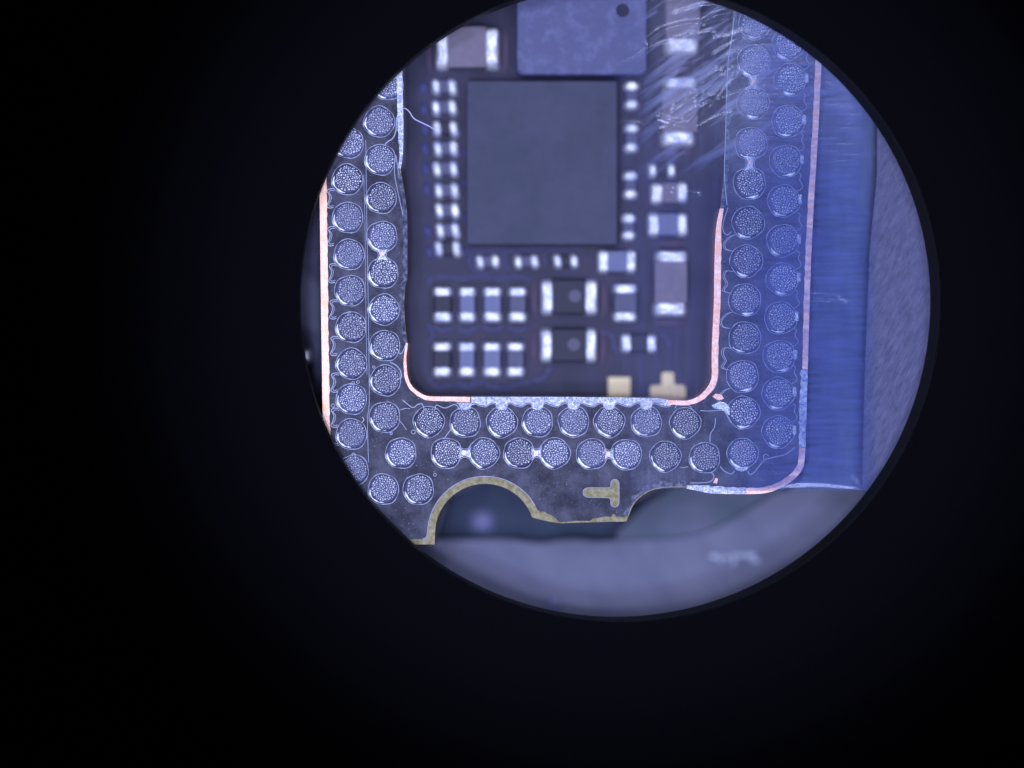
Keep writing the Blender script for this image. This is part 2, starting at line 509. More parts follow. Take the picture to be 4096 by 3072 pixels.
strip('edge_plating', [(3228, 1478), (3243, 1000), (3271, 500), (3285, 200), (3300, -100)], 21, 'copper', wob=1.5)
strip('edge_plating', [(3219, 1790), (3228, 1480)], 26, 'tin', wob=4.0)
strip('edge_plating', [(2985, 1974), (3060, 1970), (3120, 1950), (3165, 1922), (3195, 1893), (3212, 1862), (3219, 1792)], 22, 'copper', wob=2.0)
strip('edge_plating', [(2746, 1952), (2780, 1958), (2830, 1969), (2900, 1973), (2983, 1974)], 26, 'tin', taper=lambda t: 0.4 + 0.6 * min(1, t * 3), wob=3.0)
strip('edge_plating', [(1600, 674), (1609, 620), (1611, 500), (1607, 300), (1603, 60)], 21, 'tin', taper=lambda t: min(1, 0.3 + t * 2.5), wob=2.0)
strip('edge_plating', [(1880, 1590), (1800, 1589), (1725, 1588), (1690, 1580), (1650, 1550), (1630, 1510), (1623, 1440), (1629, 1372)], 19, 'copper',
      taper=lambda t: 1 - 0.65 * t, wob=1.0)
strip('edge_plating', [(2882, 833), (2868, 900), (2861, 1000), (2857, 1217), (2849, 1398), (2849, 1500), (2842, 1530), (2828, 1555), (2806, 1578), (2778, 1596), (2740, 1605), (2672, 1602)],
      24, 'copper', taper=lambda t: (0.55 + 0.45 * min(1, t * 6)) * (1 - 0.4 * max(0, t - 0.75) * 4), wob=1.2)

# scuffed strips where the plating is missing
strip('worn_edge', [(1629, 1376), (1620, 1290), (1616, 1217), (1621, 1145), (1629, 1119), (1630, 1080), (1630, 900), (1627, 833), (1616, 753), (1606, 690)], 17, 'scuff_and_haze', zt=0.004, zbot=-0.03, out=-0.5, wob=5.0)
strip('worn_edge', [(2944, -150), (2930, 72), (2908, 300), (2895, 700), (2883, 828)], 16, 'scuff_and_haze', zt=0.004, zbot=-0.03, out=-0.5, wob=5.0)
strip('worn_edge', [(2512, 2066), (2529, 2025), (2547, 2000), (2569, 1981), (2592, 1966), (2616, 1956), (2655, 1949), (2744, 1949)], 22, 'scuff_and_haze', zt=0.004, zbot=-0.03, out=-3, wob=6.0)

# ---- pads
K = 1.8517
colA = [(752, 309), (750, 388), (751, 470), (754, 550), (756, 628), (758, 707), (759, 786), (759, 862), (759, 938), (763, 1016)]
colB = [(838, 183), (819, 263), (821, 345), (823, 428), (825, 511), (827, 590), (829, 669), (831, 747), (832, 822), (831, 901)]
row1 = [(926, 911), (1005, 912), (1084, 912), (1161, 911), (1239, 911), (1316, 911), (1396, 911), (1480, 914)]
row2 = [(866, 979), (964, 979), (1045, 979), (1121, 979), (1198, 979), (1278, 981), (1353, 982), (1437, 986), (1522, 989), (1604, 980)]
row3 = [(828, 1057), (904, 1057)]
colC = [(1631, 50), (1628, 132), (1627, 222), (1622, 310), (1619, 396), (1616, 481), (1612, 564), (1609, 648), (1609, 730), (1604, 813), (1606, 891)]
colD = [(1703, 95), (1707, 172), (1702, 262), (1697, 348), (1693, 434), (1691, 520), (1690, 603), (1686, 687), (1683, 770), (1681, 850), (1681, 933)]


def local(x, y):
    return (x / 100, -y / 100)


def pad_meshes(seed, R, cres0, cres1):
    """One kind of pad: low dome, the grain of bubbles on it, a bead of mask round it, a bright ridge for the glint on one side.  Local coordinates."""
    rnd = random.Random(seed)
    ph = [rnd.uniform(0, 6.28) for _ in range(4)]

    def rad(a, k=1.0):
        return R * k * (1 + 0.022 * math.cos(4 * a + ph[0]) + 0.018 * math.cos(3 * a + ph[1]) + 0.012 * math.cos(7 * a + ph[2]))
    seg = 40
    vs, fs = [(0, 0, 0.05)], []
    rings = [(0.5, 0.05), (0.82, 0.046), (0.93, 0.03), (1.0, 0.0)]
    for f, z in rings:
        for i in range(seg):
            a = 2 * math.pi * i / seg
            x, y = local(rad(a, f) * math.cos(a), rad(a, f) * math.sin(a))
            vs.append((x, y, z))
    for i in range(seg):
        fs.append((0, 1 + i, 1 + (i + 1) % seg))
    for k in range(len(rings) - 1):
        for i in range(seg):
            a, b = 1 + k * seg + i, 1 + k * seg + (i + 1) % seg
            fs.append((a, b, b + seg, a + seg))
    dome = mesh('solder_pad', vs, fs, True)
    # bubbles
    pts = []
    off = (5.5, -4.5)
    tries = 0
    while len(pts) < 175 and tries < 9000:
        tries += 1
        a, q = rnd.uniform(0, 6.28), math.sqrt(rnd.random())
        r = rad(a, 0.86) * q
        x, y = off[0] + r * math.cos(a), off[1] + r * math.sin(a)
        if math.hypot(x, y) > R * 0.93:
            continue
        rr = rnd.choice((2.2, 2.6, 3.0, 3.4, 3.9, 4.6)) * (1.0 if rnd.random() > 0.03 else 1.4)
        if all((x - u) ** 2 + (y - v) ** 2 > (0.92 * (rr + w) + 1.7) ** 2 for u, v, w in pts):
            pts.append((x, y, rr))
    vs, fs = [], []
    for x, y, r in pts:
        b = len(vs)
        z0 = 0.044
        s6 = 6
        a0 = rnd.uniform(0, 6)
        for (f, h) in ((1.0, 0.0), (0.80, 0.55), (0.42, 0.88)):
            for i in range(s6):
                a = a0 + 2 * math.pi * i / s6
                X, Y = local(x + r * f * math.cos(a), y + r * f * math.sin(a))
                vs.append((X, Y, z0 + h * r / 100))
        X, Y = local(x, y)
        vs.append((X, Y, z0 + r / 100))
        for k in range(2):
            for i in range(s6):
                p, q = b + k * s6 + i, b + k * s6 + (i + 1) % s6
                fs.append((p, q, q + s6, p + s6))
        for i in range(s6):
            fs.append((b + 12 + i, b + 12 + (i + 1) % s6, b + 18))
    grain = mesh('grain', vs, fs, True)

    def ring(name, f, r, a0, a1, h, taper):
        n = max(10, int((a1 - a0) / 0.11))
        prof = [(-1, 0), (-0.75, 0.62), (-0.3, 0.95), (0.3, 0.95), (0.75, 0.62), (1, 0)]
        vs, fs = [], []
        full = a1 - a0 > 6.2
        for i in range(n if full else n + 1):
            a = a0 + (a1 - a0) * i / n
            k = 1.0 if not taper else max(0.06, math.sin(math.pi * i / n) ** 0.7)
            k *= (1 + 0.25 * math.sin(9 * a + ph[3]) + 0.3 * math.sin(4 * a + ph[0])) * rnd.uniform(0.75, 1.2)
            for u, w in prof:
                q = rad(a, f) + u * r * k
                x, y = local(q * math.cos(a), q * math.sin(a))
                vs.append((x, y, 0.012 * (1 if taper else 0) + w * h * k / 100))
        m = len(prof)
        cnt = n if full else n + 1
        for i in range(n):
            for j in range(m - 1):
                a, b = i * m + j, ((i + 1) % cnt) * m + j
                fs.append((a, b, b + 1, a + 1))
        return mesh(name, vs, fs, True)
    rim = ring('mask_bead', 1.07, 1.7, 0, 2 * math.pi, 2.0, False)
    glint_ridge = ring('fillet_glint', 0.93, 5.2, cres0, cres1, 4.5, True)  # lamp reflection on the pad's edge, built as a bright ridge
    return dome, grain, rim, glint_ridge


r_ = math.radians
variants = {
    'L': [pad_meshes(10 + i, 58, r_(75 + 6 * i), r_(190 + 5 * i)) for i in range(5)],
    'B': [pad_meshes(30 + i, 58, r_(70 + 4 * i), r_(175 + 3 * i)) for i in range(5)],
    'R': [pad_meshes(50 + i, 61, r_(55 + 5 * i), r_(118 + 6 * i)) for i in range(5)],
}
for vset in variants.values():
    for d, g, rm, f in vset:
        d.materials.append(M['pad'])
        g.materials.append(M['bubble'])
        rm.materials.append(M['rim'])
        f.materials.append(M['glint'])
pad_no = 0
for kind, lst in (('L', colA), ('L', colB), ('B', row1), ('B', row2), ('L', row3), ('R', colC), ('R', colD)):
    for (dx, dy) in lst:
        pad_no += 1
        x, y = dx * K, dy * K
        d, g, rm, f = variants[kind][(pad_no * 7) % 5]
        pad = obj('solder_pad', d, None, frame)
        pad.location = P(x, y, 0.0015) - Vector(frame.location)
        pad.rotation_euler = (0, 0, random.uniform(-0.22, 0.22))
        gr = obj('solder_grain', g, None, pad)
        gr['kind'] = 'stuff'
        gr.rotation_euler = (0, 0, random.choice((0, 0.06, -0.08, 0.12, 0.04)))
        obj('mask_bead', rm, None, pad)
        obj('fillet_glint', f, None, pad)

# ---- necks of solder between pads
def neck(xa, ya, xb, yb, w=13):
    dx, dy = xb - xa, yb - ya
    l = math.hypot(dx, dy)
    ux, uy = dx / l, dy / l
    nx, ny = -uy, ux
    pts = []
    for t, ww in ((0, 1.8), (0.25, 1.1), (0.5, 0.85), (0.75, 1.1), (1, 1.8)):
        pts.append((xa + dx * t + nx * w * ww, ya + dy * t + ny * w * ww))
    for t, ww in ((1, 1.8), (0.75, 1.1), (0.5, 0.85), (0.25, 1.1), (0, 1.8)):
        pts.append((xa + dx * t - nx * w * ww, ya + dy * t - ny * w * ww))
    keep(obj('solder_neck', prism('solder_neck', [pts], 0.03, 0.003), 'tin'), frame)
    side = [pts[0], pts[1], pts[2], pts[3], pts[4]]
    keep(obj('neck_bead', bead('neck_bead', [(x + nx * 5, y + ny * 5) for x, y in side], 1.5, 0.002), 'rim'), frame)
    keep(obj('neck_bead', bead('neck_bead', [(x - nx * 5, y - ny * 5) for x, y in pts[5:]], 1.5, 0.002), 'rim'), frame)
    cx, cy = xa + dx * 0.42, ya + dy * 0.42
    keep(obj('copper_patch', prism('copper_patch', [[(cx - 8, cy - 8), (cx + 6, cy - 9), (cx + 8, cy + 5), (cx - 5, cy + 8)]], 0.034, 0.004), 'copper'), frame)


def between(a, b, R=50):
    ax, ay, bx, by = a[0] * K, a[1] * K, b[0] * K, b[1] * K
    l = math.hypot(bx - ax, by - ay)
    ux, uy = (bx - ax) / l, (by - ay) / l
    neck(ax + ux * R, ay + uy * R, bx - ux * R, by - uy * R)


between(colB[4], colB[5])
between(row2[1], row2[2])
between(row2[3], row2[4])
between(row2[5], row2[6])
between(colC[1], colC[2])
between(colC[3], colC[4])

# ---- tin along the lower inner edge, with tongues reaching to the pads of the upper row
bot = []
xs = [p[0] * K for p in row1[1:7]]
for i, x in enumerate(xs):
    bot += [(x - 36, 1610), (x - 25, 1612), (x - 15, 1636), (x + 15, 1636), (x + 25, 1612), (x + 36, 1610)]
    if i < len(xs) - 1:
        mx = (x + xs[i + 1]) / 2
        bot += [(mx - 16, 1619), (mx + 10, 1624), (mx + 20, 1617)]
bot = [(1884, 1612)] + bot + [(2660, 1624), (2700, 1616)]
bot = spline(bot, 8)
top = [(1884, 1587), (2200, 1587.5), (2600, 1591.5), (2668, 1599), (2700, 1608)]
keep(obj('tin_band', prism('tin_band', [spline(top, 25) + bot[::-1]], 0.055, -1.9, plane=0.0), 'tin'), frame)
keep(obj('band_bead', bead('band_bead', [(x, y + 4) for x, y in bot[2:-2]], 1.8, 0.002, step=9), 'rim'), frame)
# tin and copper scrap by the lower right inner corner
keep(obj('tin_patch', prism('tin_patch', [[(2846, 1622), (2880, 1606), (2905, 1612), (2926, 1640), (2920, 1662), (2905, 1652), (2888, 1638), (2860, 1636)]], 0.035, 0.003), 'tin'), frame)
keep(obj('copper_patch', prism('copper_patch', [[(2850, 1586), (2862, 1575), (2886, 1578), (2896, 1594), (2884, 1600), (2866, 1598)]], 0.02, 0.003), 'copper'), frame)
keep(obj('copper_patch', prism('copper_patch', [[(2862, 1912), (2872, 1914), (2868, 1934), (2852, 1932)]], 0.02, 0.003), 'copper'), frame)
# tin tongue under the last pad of the lower row
keep(obj('tin_patch', prism('tin_patch', [[(2925, 1852), (2945, 1868), (2985, 1868), (2995, 1862), (2988, 1880), (2965, 1886), (2945, 1880)]], 0.04, 0.003), 'tin'), frame)

# ---- raised edges of the solder mask between pads and plating
for i in range(1, len(colA) - 1):
    x, y = colA[i][0] * K, colA[i][1] * K
    for d, r in ((0, 2.2), (7, 1.6)):
        pts = [(x - 52 + d * 0.4, y + 38 + d), (x - 66, y + 36 + d), (x - 80 + d, y + 44 + d), (x - 70 + d, y + 66), (x - 74 + d, y + 88), (x - 82 + d, y + 106 - d), (x - 70, y + 114 - d), (x - 55, y + 110 - d)]
        keep(obj('mask_edge', bead('mask_edge', pts, r, 0.001), 'rim'), frame)
for i in range(1, len(colD)):
    x, y = colD[i][0] * K, colD[i][1] * K
    pts = [(x + 52, y - 40), (x + 68, y - 46), (x + 76, y - 60), (x + 64, y - 84), (x + 70, y - 104), (x + 60, y - 112)]
    keep(obj('mask_edge', bead('mask_edge', pts, 1.8, 0.001), 'rim'), frame)
    keep(obj('pad_stub', pillow('pad_stub', x + 56, y - 26, x + 74, y + 12, 0.001, 0.035, nx=6, ny=6), 'tin'), frame)
for i in range(5, len(colC) - 1):
    x, y = colC[i][0] * K, colC[i][1] * K
    for d, r in ((0, 1.8), (-7, 1.3)):
        pts = [(x - 50, y + 48), (x - 68 + d, y + 56), (x - 92 + d, y + 82), (x - 88 + d, y + 104), (x - 70 + d, y + 112), (x - 58, y + 114)] if i % 2 else \
              [(x - 52, y + 42), (x - 78 + d, y + 40), (x - 86 + d, y + 64), (x - 74 + d, y + 92), (x - 88 + d, y + 118), (x - 60, y + 130)]
        keep(obj('mask_edge', bead('mask_edge', pts, r, 0.001), 'rim'), frame)
for pts, r in (
        ([(1463, 560), (1466, 800), (1470, 1050), (1474, 1300), (1477, 1600), (1470, 1680), (1474, 1850)], 1.3),
        ([(1455, 700), (1460, 900), (1463, 1200), (1468, 1500)], 1.0),
        ([(1596, 700), (1582, 620), (1578, 690), (1590, 760), (1612, 860)], 1.8),
        ([(1540, 578), (1552, 566), (1572, 552), (1584, 520), (1586, 470)], 3.0),
        ([(1560, 1450), (1580, 1458), (1600, 1480), (1606, 1510), (1592, 1512), (1578, 1480)], 2.6),
        ([(1588, 1390), (1600, 1416), (1612, 1405), (1622, 1380)], 2.2),
        ([(1610, 1600), (1650, 1630), (1670, 1618), (1688, 1616), (1698, 1640)], 2.4),
        ([(1740, 1640), (1746, 1620), (1780, 1632), (1820, 1618), (1840, 1640)], 2.2),
        ([(1880, 1642), (1884, 1620), (1898, 1618)], 2.6),
        ([(1600, 1640), (1624, 1633), (1640, 1636)], 1.6),
        ([(1595, 1680), (1612, 1698), (1626, 1720)], 1.6),
        ([(1808, 1712), (1790, 1736), (1775, 1757)], 2.0),
        ([(2862, 1672), (2858, 1708), (2842, 1736), (2840, 1768)], 2.0),
        ([(2880, 1866), (2900, 1886), (2926, 1896), (2938, 1884)], 2.4),
        ([(2720, 1868), (2736, 1870), (2750, 1866)], 1.6),
        ([(2992, 1884), (2998, 1898), (3016, 1890), (3034, 1868), (3052, 1846), (3066, 1836), (3100, 1828), (3140, 1818), (3180, 1790)], 2.6),
        ([(3056, 1838), (3054, 1822), (3066, 1816), (3074, 1824)], 2.0),
        ([(2800, 1642), (2840, 1644), (2890, 1642), (2904, 1654), (2926, 1690)], 2.0),
        ([(2700, 1632), (2712, 1618), (2756, 1622), (2770, 1640)], 1.8),
        ([(2845, 1890), (2856, 1902), (2850, 1920), (2824, 1930), (2760, 1932)], 2.2),
        ([(2912, 832), (2896, 880), (2892, 920), (2908, 940), (2926, 926)], 1.8),
        ([(2936, 70), (2926, 160), (2912, 253), (2906, 400), (2902, 560), (2898, 700), (2908, 820)], 2.2)):
    keep(obj('mask_edge', bead('mask_edge', pts, r, 0.001), 'rim'), frame)
for (x, y, r) in ((1413, 1532, 6), (1432, 1528, 6), (1405, 1536, 5), (1495, 1468, 5), (1415, 1819, 7), (1653, 1728, 8), (1740, 1899, 6), (1565, 1734, 5), (1332, 1622, 7), (1397, 1250, 5)):
    ring = [(x + r * math.cos(a), y + r * math.sin(a)) for a in (0, 0.9, 1.8, 2.7, 3.6, 4.5, 5.4)]
    keep(obj('flux_bubble', bead('flux_bubble', ring, 1.6, 0.001, closed=True, step=3), 'rim'), frame)

# ================================================================== the main board in the opening
main = thing('main_board', 'dark main circuit board with small parts inside the frame opening', 'circuit board', P(2250, 900, Z_BOARD))
keep(obj('substrate', prism('substrate', [[(1300, -690), (3290, -690), (3210, 1835), (3050, 1940), (2700, 1930), (2480, 2050), (2200, 2060), (2100, 1980), (1950, 1925), (1800, 1990),
                                           (1750, 2150), (1320, 2150)]], Z_BOARD, Z_BOARD - 0.9), 'board'), main)


def terminal(parent, x0, y0, x1, y1, h, shear=0.0, p=4.0, rough=0.05):
    t = obj('terminal', pillow('terminal', x0, y0, x1, y1, Z_BOARD, h, p=p, shear=shear, rough=rough, round_=0.6), 'solder', parent)
    t.location = -Vector(parent.location) - Vector(main.location)
    return t


def part(name, me, m, label=None):
    """A part of the main board whose own origin sits at its base."""
    c = sum((v.co for v in me.vertices), Vector()) / len(me.vertices)
    c.z = Z_BOARD
    for v in me.vertices:
        v.co -= c
    o = obj(name, me, m, main)
    o.location = c - Vector(main.location)
    if label:
        o['label'] = label
    return o


def comp(name, t1, t2, h, body, label, shear=0.0, axis=None, arcs=False, bh=None, p=6.0, inset=4):
    """A two-terminal part: ceramic body between two soldered ends."""
    x0, y0, x1, y1 = min(t1[0], t2[0]), min(t1[1], t2[1]), max(t1[2], t2[2]), max(t1[3], t2[3])
    horiz = (x1 - x0) > (y1 - y0) if axis is None else axis == 'h'
    bh = h * 0.86 if bh is None else bh
    if horiz:
        br = (t1[2] - 9, y0 + inset, t2[0] + 9, y1 - inset)
    else:
        br = (x0 + inset, t1[3] - 9, x1 - inset, t2[1] + 9)
    b = part(name, slab(name, *br, Z_BOARD - 0.01, Z_BOARD + bh, r=5, bev=0.04), body, label)
    for t in (t1, t2):
        tt = obj('terminal', pillow('terminal', *t, Z_BOARD, h, p=p, shear=shear, rough=0.06, round_=0.62 if p > 5 else 0.95), 'solder', b)
        tt.location = -(Vector(b.location) + Vector(main.location))
    if arcs:
        for k, t in ((-1, t1), (1, t2)):
            if horiz:
                X = t[0] - 26 if k < 0 else t[2] + 26
                pts = [(X - k * 14, t[1] + 4), (X - k * 2, t[1] + 18), (X, (t[1] + t[3]) / 2), (X - k * 2, t[3] - 8), (X - k * 16, t[3] + 16)]
            else:
                Y = t[1] - 26 if k < 0 else t[3] + 26
                pts = [(t[0] - 2, Y - k * 16), (t[0] + 14, Y - k * 2), ((t[0] + t[2]) / 2, Y), (t[2] - 14, Y - k * 2), (t[2] + 2, Y - k * 16)]
            a = obj('pad_rim', bead('pad_rim', pts, 15, Z_BOARD, h=9, taper=True), 'arc', b)
            a.location = -(Vector(b.location) + Vector(main.location))
    return b


def box(cx, cy, w, h):
    return (cx - w / 2, cy - h / 2, cx + w / 2, cy + h / 2)


D_ = K
ordn = ['topmost', 'second', 'third', 'fourth', 'fifth', 'sixth', 'seventh', 'eighth', 'lowest']
left_pairs = [((942, 187), (977, 187)), ((942, 232), (977, 231)), ((944, 277), (980, 277)), ((946, 321), (980, 320)), ((944, 365), (980, 364)), ((948, 411), (982, 411)),
              ((949, 454), (983, 454)), ((951, 498), (984, 497)), ((948, 537), (986, 537))]
for i, (a, b) in enumerate(left_pairs):
    comp('capacitor', box(a[0] * D_, a[1] * D_, 36, 66), box(b[0] * D_, b[1] * D_, 38, 68), 0.55, 'cap_dark' if i in (2, 8) else 'cap_slate',
         f'tiny capacitor in the column left of the dark chip, {ordn[i]} one', shear=0.12, bh=0.40, p=3.6, inset=8)
# dim pads beside that column
for i, y in enumerate((190, 235, 278, 322, 366, 410, 500, 545)):
    x = (915, 916, 918, 918, 920, 922, 924, 928)[i]
    part('dim_pad', pillow('dim_pad', x * D_ - 13, y * D_ - 28, x * D_ + 13, y * D_ + 24, Z_BOARD - 0.001, 0.1, shear=0.12, p=2.4, nx=8, ny=8), 'blob')
for i, (x, y) in enumerate(((1003, 330), (1003, 395), (1004, 470), (1004, 545))):
    part('dim_pad', pillow('dim_pad', x * D_ - 9, y * D_ - 16, x * D_ + 9, y * D_ + 16, Z_BOARD - 0.001, 0.08, shear=0.2, p=2.4, nx=8, ny=8), 'blob')

right_pairs = [((1365, 186), (1365, 225)), ((1365, 277), (1364, 318)), ((1362, 380), (1362, 419)), ((1358, 472), (1358, 508))]
for i, (a, b) in enumerate(right_pairs):
    comp('capacitor', box(a[0] * D_, a[1] * D_, 62, 44), box(b[0] * D_, b[1] * D_, 60, 42), 0.5, 'cap_slate',
         f'tiny upright capacitor in the column right of the dark chip, {["topmost", "second", "third", "lowest"][i]} one', axis='v', bh=0.36, p=3.6, inset=8)
low_pairs = [((1037, 565), (1070, 564), 'cap_slate'), ((1120, 565), (1155, 564), 'cap_slate'), ((1205, 564), (1240, 564), 'cap_dark')]
for i, (a, b, m) in enumerate(low_pairs):
    comp('capacitor', box(a[0] * D_, a[1] * D_, 34, 58), box(b[0] * D_, b[1] * D_, 36, 58), 0.5, m,
         f'tiny capacitor in the row under the dark chip, {["first", "second", "third"][i]} from its left end', shear=0.12, bh=0.36, p=3.6, inset=8)

comp('capacitor', (1742, 100, 1798, 273), (1938, 104, 1998, 273), 0.95, 'cap_brown', 'large grey brown capacitor above the column of tiny capacitors', arcs=True)
comp('capacitor', (2664, -170, 2806, -110), (2659, 146, 2799, 218), 0.95, 'cap_brown', 'brown capacitor under the creased film at the upper rim of the view', axis='v', arcs=True)
comp('capacitor', (2653, 306, 2795, 360), (2643, 519, 2784, 584), 0.95, 'cap_brown', 'brown upright capacitor under the wrinkled film beside the dark chip', axis='v', arcs=True)
comp('capacitor', (2622, 1000, 2754, 1056), (2614, 1204, 2750, 1266), 0.95, 'cap_brown', 'large brown upright capacitor near the pink plated inner edge', axis='v', arcs=True)
comp('capacitor', box(2611, 680, 36, 60), box(2685, 680, 36, 60), 0.5, 'cap_dark', 'tiny dark capacitor right of the chip, between the two brown capacitors', p=3.6, bh=0.35, inset=8)
comp('capacitor', box(2628, 773, 52, 84), box(2729, 768, 46, 84), 0.6, 'cap_brown', 'small brown capacitor right of the chip lying sideways')
comp('capacitor', box(2615, 897, 48, 96), box(2729, 897, 46, 94), 0.65, 'cap_blue', 'small blue grey capacitor right of the chip lying sideways')
comp('capacitor', box(2414, 1045, 46, 92), box(2524, 1045, 44, 92), 0.65, 'cap_blue', 'blue grey capacitor below the lower right corner of the dark chip')
comp('capacitor', (2454, 1134, 2551, 1178), (2453, 1245, 2549, 1287), 0.65, 'cap_slate', 'slate upright capacitor left of the large brown one', axis='v')
comp('capacitor', (2484, 1335, 2529, 1411), (2584, 1337, 2628, 1411), 0.6, 'cap_dark', 'dark capacitor above the gold cross and gold square')

cols = [((1733, 1808), 'cap_dark', 'dark'), ((1835, 1903), 'cap_blue', 'blue grey'), ((1933, 2007), 'cap_blue', 'blue grey'), ((2034, 2107), 'cap_slate', 'slate')]
place = ['first', 'second', 'third', 'fourth']
for i, ((x0, x1), m, w) in enumerate(cols):
    comp('capacitor', (x0, 1147, x1, 1189), (x0, 1244, x1, 1289), 0.7, m, f'small {w} capacitor, {place[i]} from the left in the upper row of four', axis='v')
    dx = -8 if i == 3 else -2
    comp('capacitor', (x0 + dx, 1368, x1 + dx, 1408), (x0 + dx, 1464, x1 + dx, 1508), 0.7, m, f'small {w} capacitor, {place[i]} from the left in the lower row of four', axis='v')

for nm, (t1, t2, dot) in (('upper', ((2164, 1117, 2216, 1258), (2335, 1116, 2392, 1258), (2300, 1184))), ('lower', ((2162, 1314, 2213, 1448), (2339, 1312, 2388, 1449), (2295, 1378)))):
    b = comp('diode', t1, t2, 0.75, 'cap_dark', f'dark diode with a pale round dot, {nm} one of two', arcs=True)
    d = obj('polarity_dot', disc('polarity_dot', dot[0], dot[1], 25, Z_BOARD + 0.60, Z_BOARD + 0.652), 'dot', b)
    d.location = -(Vector(b.location) + Vector(main.location))

part('dark_chip', slab('dark_chip', 1866, 322, 2470, 979, Z_BOARD - 0.01, Z_BOARD + 0.9, r=6, bev=0.05), 'chip', 'large square slate chip in the middle of the opening')
lid = part('lidded_chip', slab('lidded_chip', 2066, -260, 2588, 300, Z_BOARD - 0.01, Z_BOARD + 1.2, r=30, seg=6, bev=0.06), 'chip_light', 'light violet chip with a dark round dimple, cut by the upper rim')
d = obj('pin_dimple', disc('pin_dimple', 2491, 42, 27, Z_BOARD + 1.1, Z_BOARD + 1.203), 'chip_side', lid)
d.location = -(Vector(lid.location) + Vector(main.location))

part('gold_square', prism('gold_square', [[(2433, 1509), (2521, 1509), (2521, 1640), (2433, 1640)]], Z_BOARD + 0.05, Z_BOARD - 0.01), 'gold', 'gold square test pad at the lower edge of the opening')
cr = [(2647, 1495), (2654, 1489), (2688, 1489), (2695, 1495), (2696, 1538), (2734, 1541), (2742, 1552), (2742, 1590), (2734, 1600), (2696, 1602), (2695, 1650), (2647, 1650),
      (2646, 1602), (2606, 1600), (2600, 1588), (2600, 1554), (2606, 1542), (2646, 1539)]
part('gold_cross', prism('gold_cross', [cr], Z_BOARD + 0.05, Z_BOARD - 0.01), 'gold', 'gold cross mark at the lower edge of the opening')

# beads of underfill that follow the parts
for pts, r in (
        ([(1712, 1300), (1730, 1330), (1728, 1352), (1716, 1370)], 7),
        ([(1712, 1140), (1730, 1112), (1780, 1106), (1840, 1114), (1900, 1108), (1980, 1112), (2060, 1108), (2120, 1118)], 6),
        ([(1714, 1512), (1730, 1540), (1760, 1548), (1810, 1540), (1850, 1546), (1900, 1545), (1925, 1530), (1960, 1546), (2020, 1552), (2080, 1536), (2130, 1528), (2180, 1505), (2205, 1465)], 8),
        ([(1830, 1312), (1868, 1326), (1906, 1310)], 7), ([(1928, 1308), (1970, 1322), (2010, 1306)], 7), ([(2030, 1306), (2070, 1322), (2110, 1306)], 7),
        ([(1832, 1528), (1870, 1540), (1908, 1526)], 5), ([(1730, 1306), (1770, 1322), (1812, 1310)], 7),
        ([(1890, 1000), (1940, 1008), (2000, 1000), (2060, 1004), (2140, 996), (2230, 1000), (2320, 996)], 5),
        ([(2020, 1010), (2016, 1040), (2026, 1080)], 6), ([(1880, 1010), (1886, 1060), (1910, 1085), (1960, 1096)], 6), ([(2176, 1012), (2180, 1060)], 6),
        ([(2400, 1325), (2430, 1335), (2455, 1345)], 6), ([(2640, 1330), (2668, 1352), (2680, 1390)], 6), ([(2450, 1345), (2460, 1390), (2476, 1420)], 6)):
    me = bead('underfill_bead', pts, r * 0.9, Z_BOARD, h=r, jitter=0.25)
    part('underfill_bead', me, 'trace')

# ================================================================== clear film over the right side
FX0, FX1, FY0, FY1 = 2420, 3560, -260, 1958
creases = [
    ([(2480, 268), (2560, 225), (2600, 192), (2680, 172), (2720, 160)], 0.10, 5),
    ([(2592, 170), (2650, 125), (2740, 98), (2810, 92), (2860, 66), (2920, 52), (3000, 58)], 0.16, 6),
    ([(2700, 60), (2790, 30), (2860, 20)], 0.08, 6),
    ([(2640, 470), (2690, 486), (2750, 494), (2790, 455), (2850, 395), (2900, 330), (2940, 280)], 0.12, 7),
    ([(2640, 520), (2700, 500), (2770, 440), (2800, 425)], 0.08, 6),
    ([(2790, 400), (2840, 350), (2880, 310), (2930, 290)], 0.09, 6),
    ([(2440, 285), (2400, 270), (2330, 240)], 0.04, 6),
    ([(2430, 505), (2500, 498), (2560, 500)], 0.08, 9),
    ([(2690, 760), (2740, 772), (2790, 778)], 0.08, 6),
    ([(3238, 1180), (3290, 1182), (3350, 1188)], 0.05, 3),
    ([(3238, 1196), (3300, 1199), (3380, 1204)], 0.06, 3),
    ([(3275, 348), (3300, 340), (3314, 338)], 0.05, 3),
    ([(3000, 1965), (3100, 1950), (3200, 1935), (3330, 1938), (3480, 1950)], 0.12, 9),
    ([(3060, 1950), (3180, 1920), (3300, 1915), (3420, 1925)], 0.07, 8),
    ([(3200, 1905), (3300, 1890), (3400, 1905)], 0.05, 8),
]
cre = []
for pts, h, w in creases:
    h, w = h * 1.15, w * 1.3
    sp = spline(pts, 4)
    bb = (min(p[0] for p in sp) - 4 * w, min(p[1] for p in sp) - 4 * w, max(p[0] for p in sp) + 4 * w, max(p[1] for p in sp) + 4 * w)
    cre.append((sp, h, w, bb))
rc = random.Random(5)
for k in range(11):                                             # the crumpled patch beside the brown capacitors
    x, y = rc.uniform(2640, 2960), rc.uniform(60, 540)
    a = rc.uniform(-0.75, -0.25)
    l = rc.uniform(60, 150)
    pts = [(x, y), (x + l * 0.5 * math.cos(a), y + l * 0.5 * math.sin(a) + rc.uniform(-7, 7)), (x + l * math.cos(a), y + l * math.sin(a))]
    w = rc.uniform(6, 9)
    sp = spline(pts, 4)
    cre.append((sp, rc.uniform(0.07, 0.12), w, (min(p[0] for p in sp) - 4 * w, min(p[1] for p in sp) - 4 * w, max(p[0] for p in sp) + 4 * w, max(p[1] for p in sp) + 4 * w)))
nx, ny = 260, 460
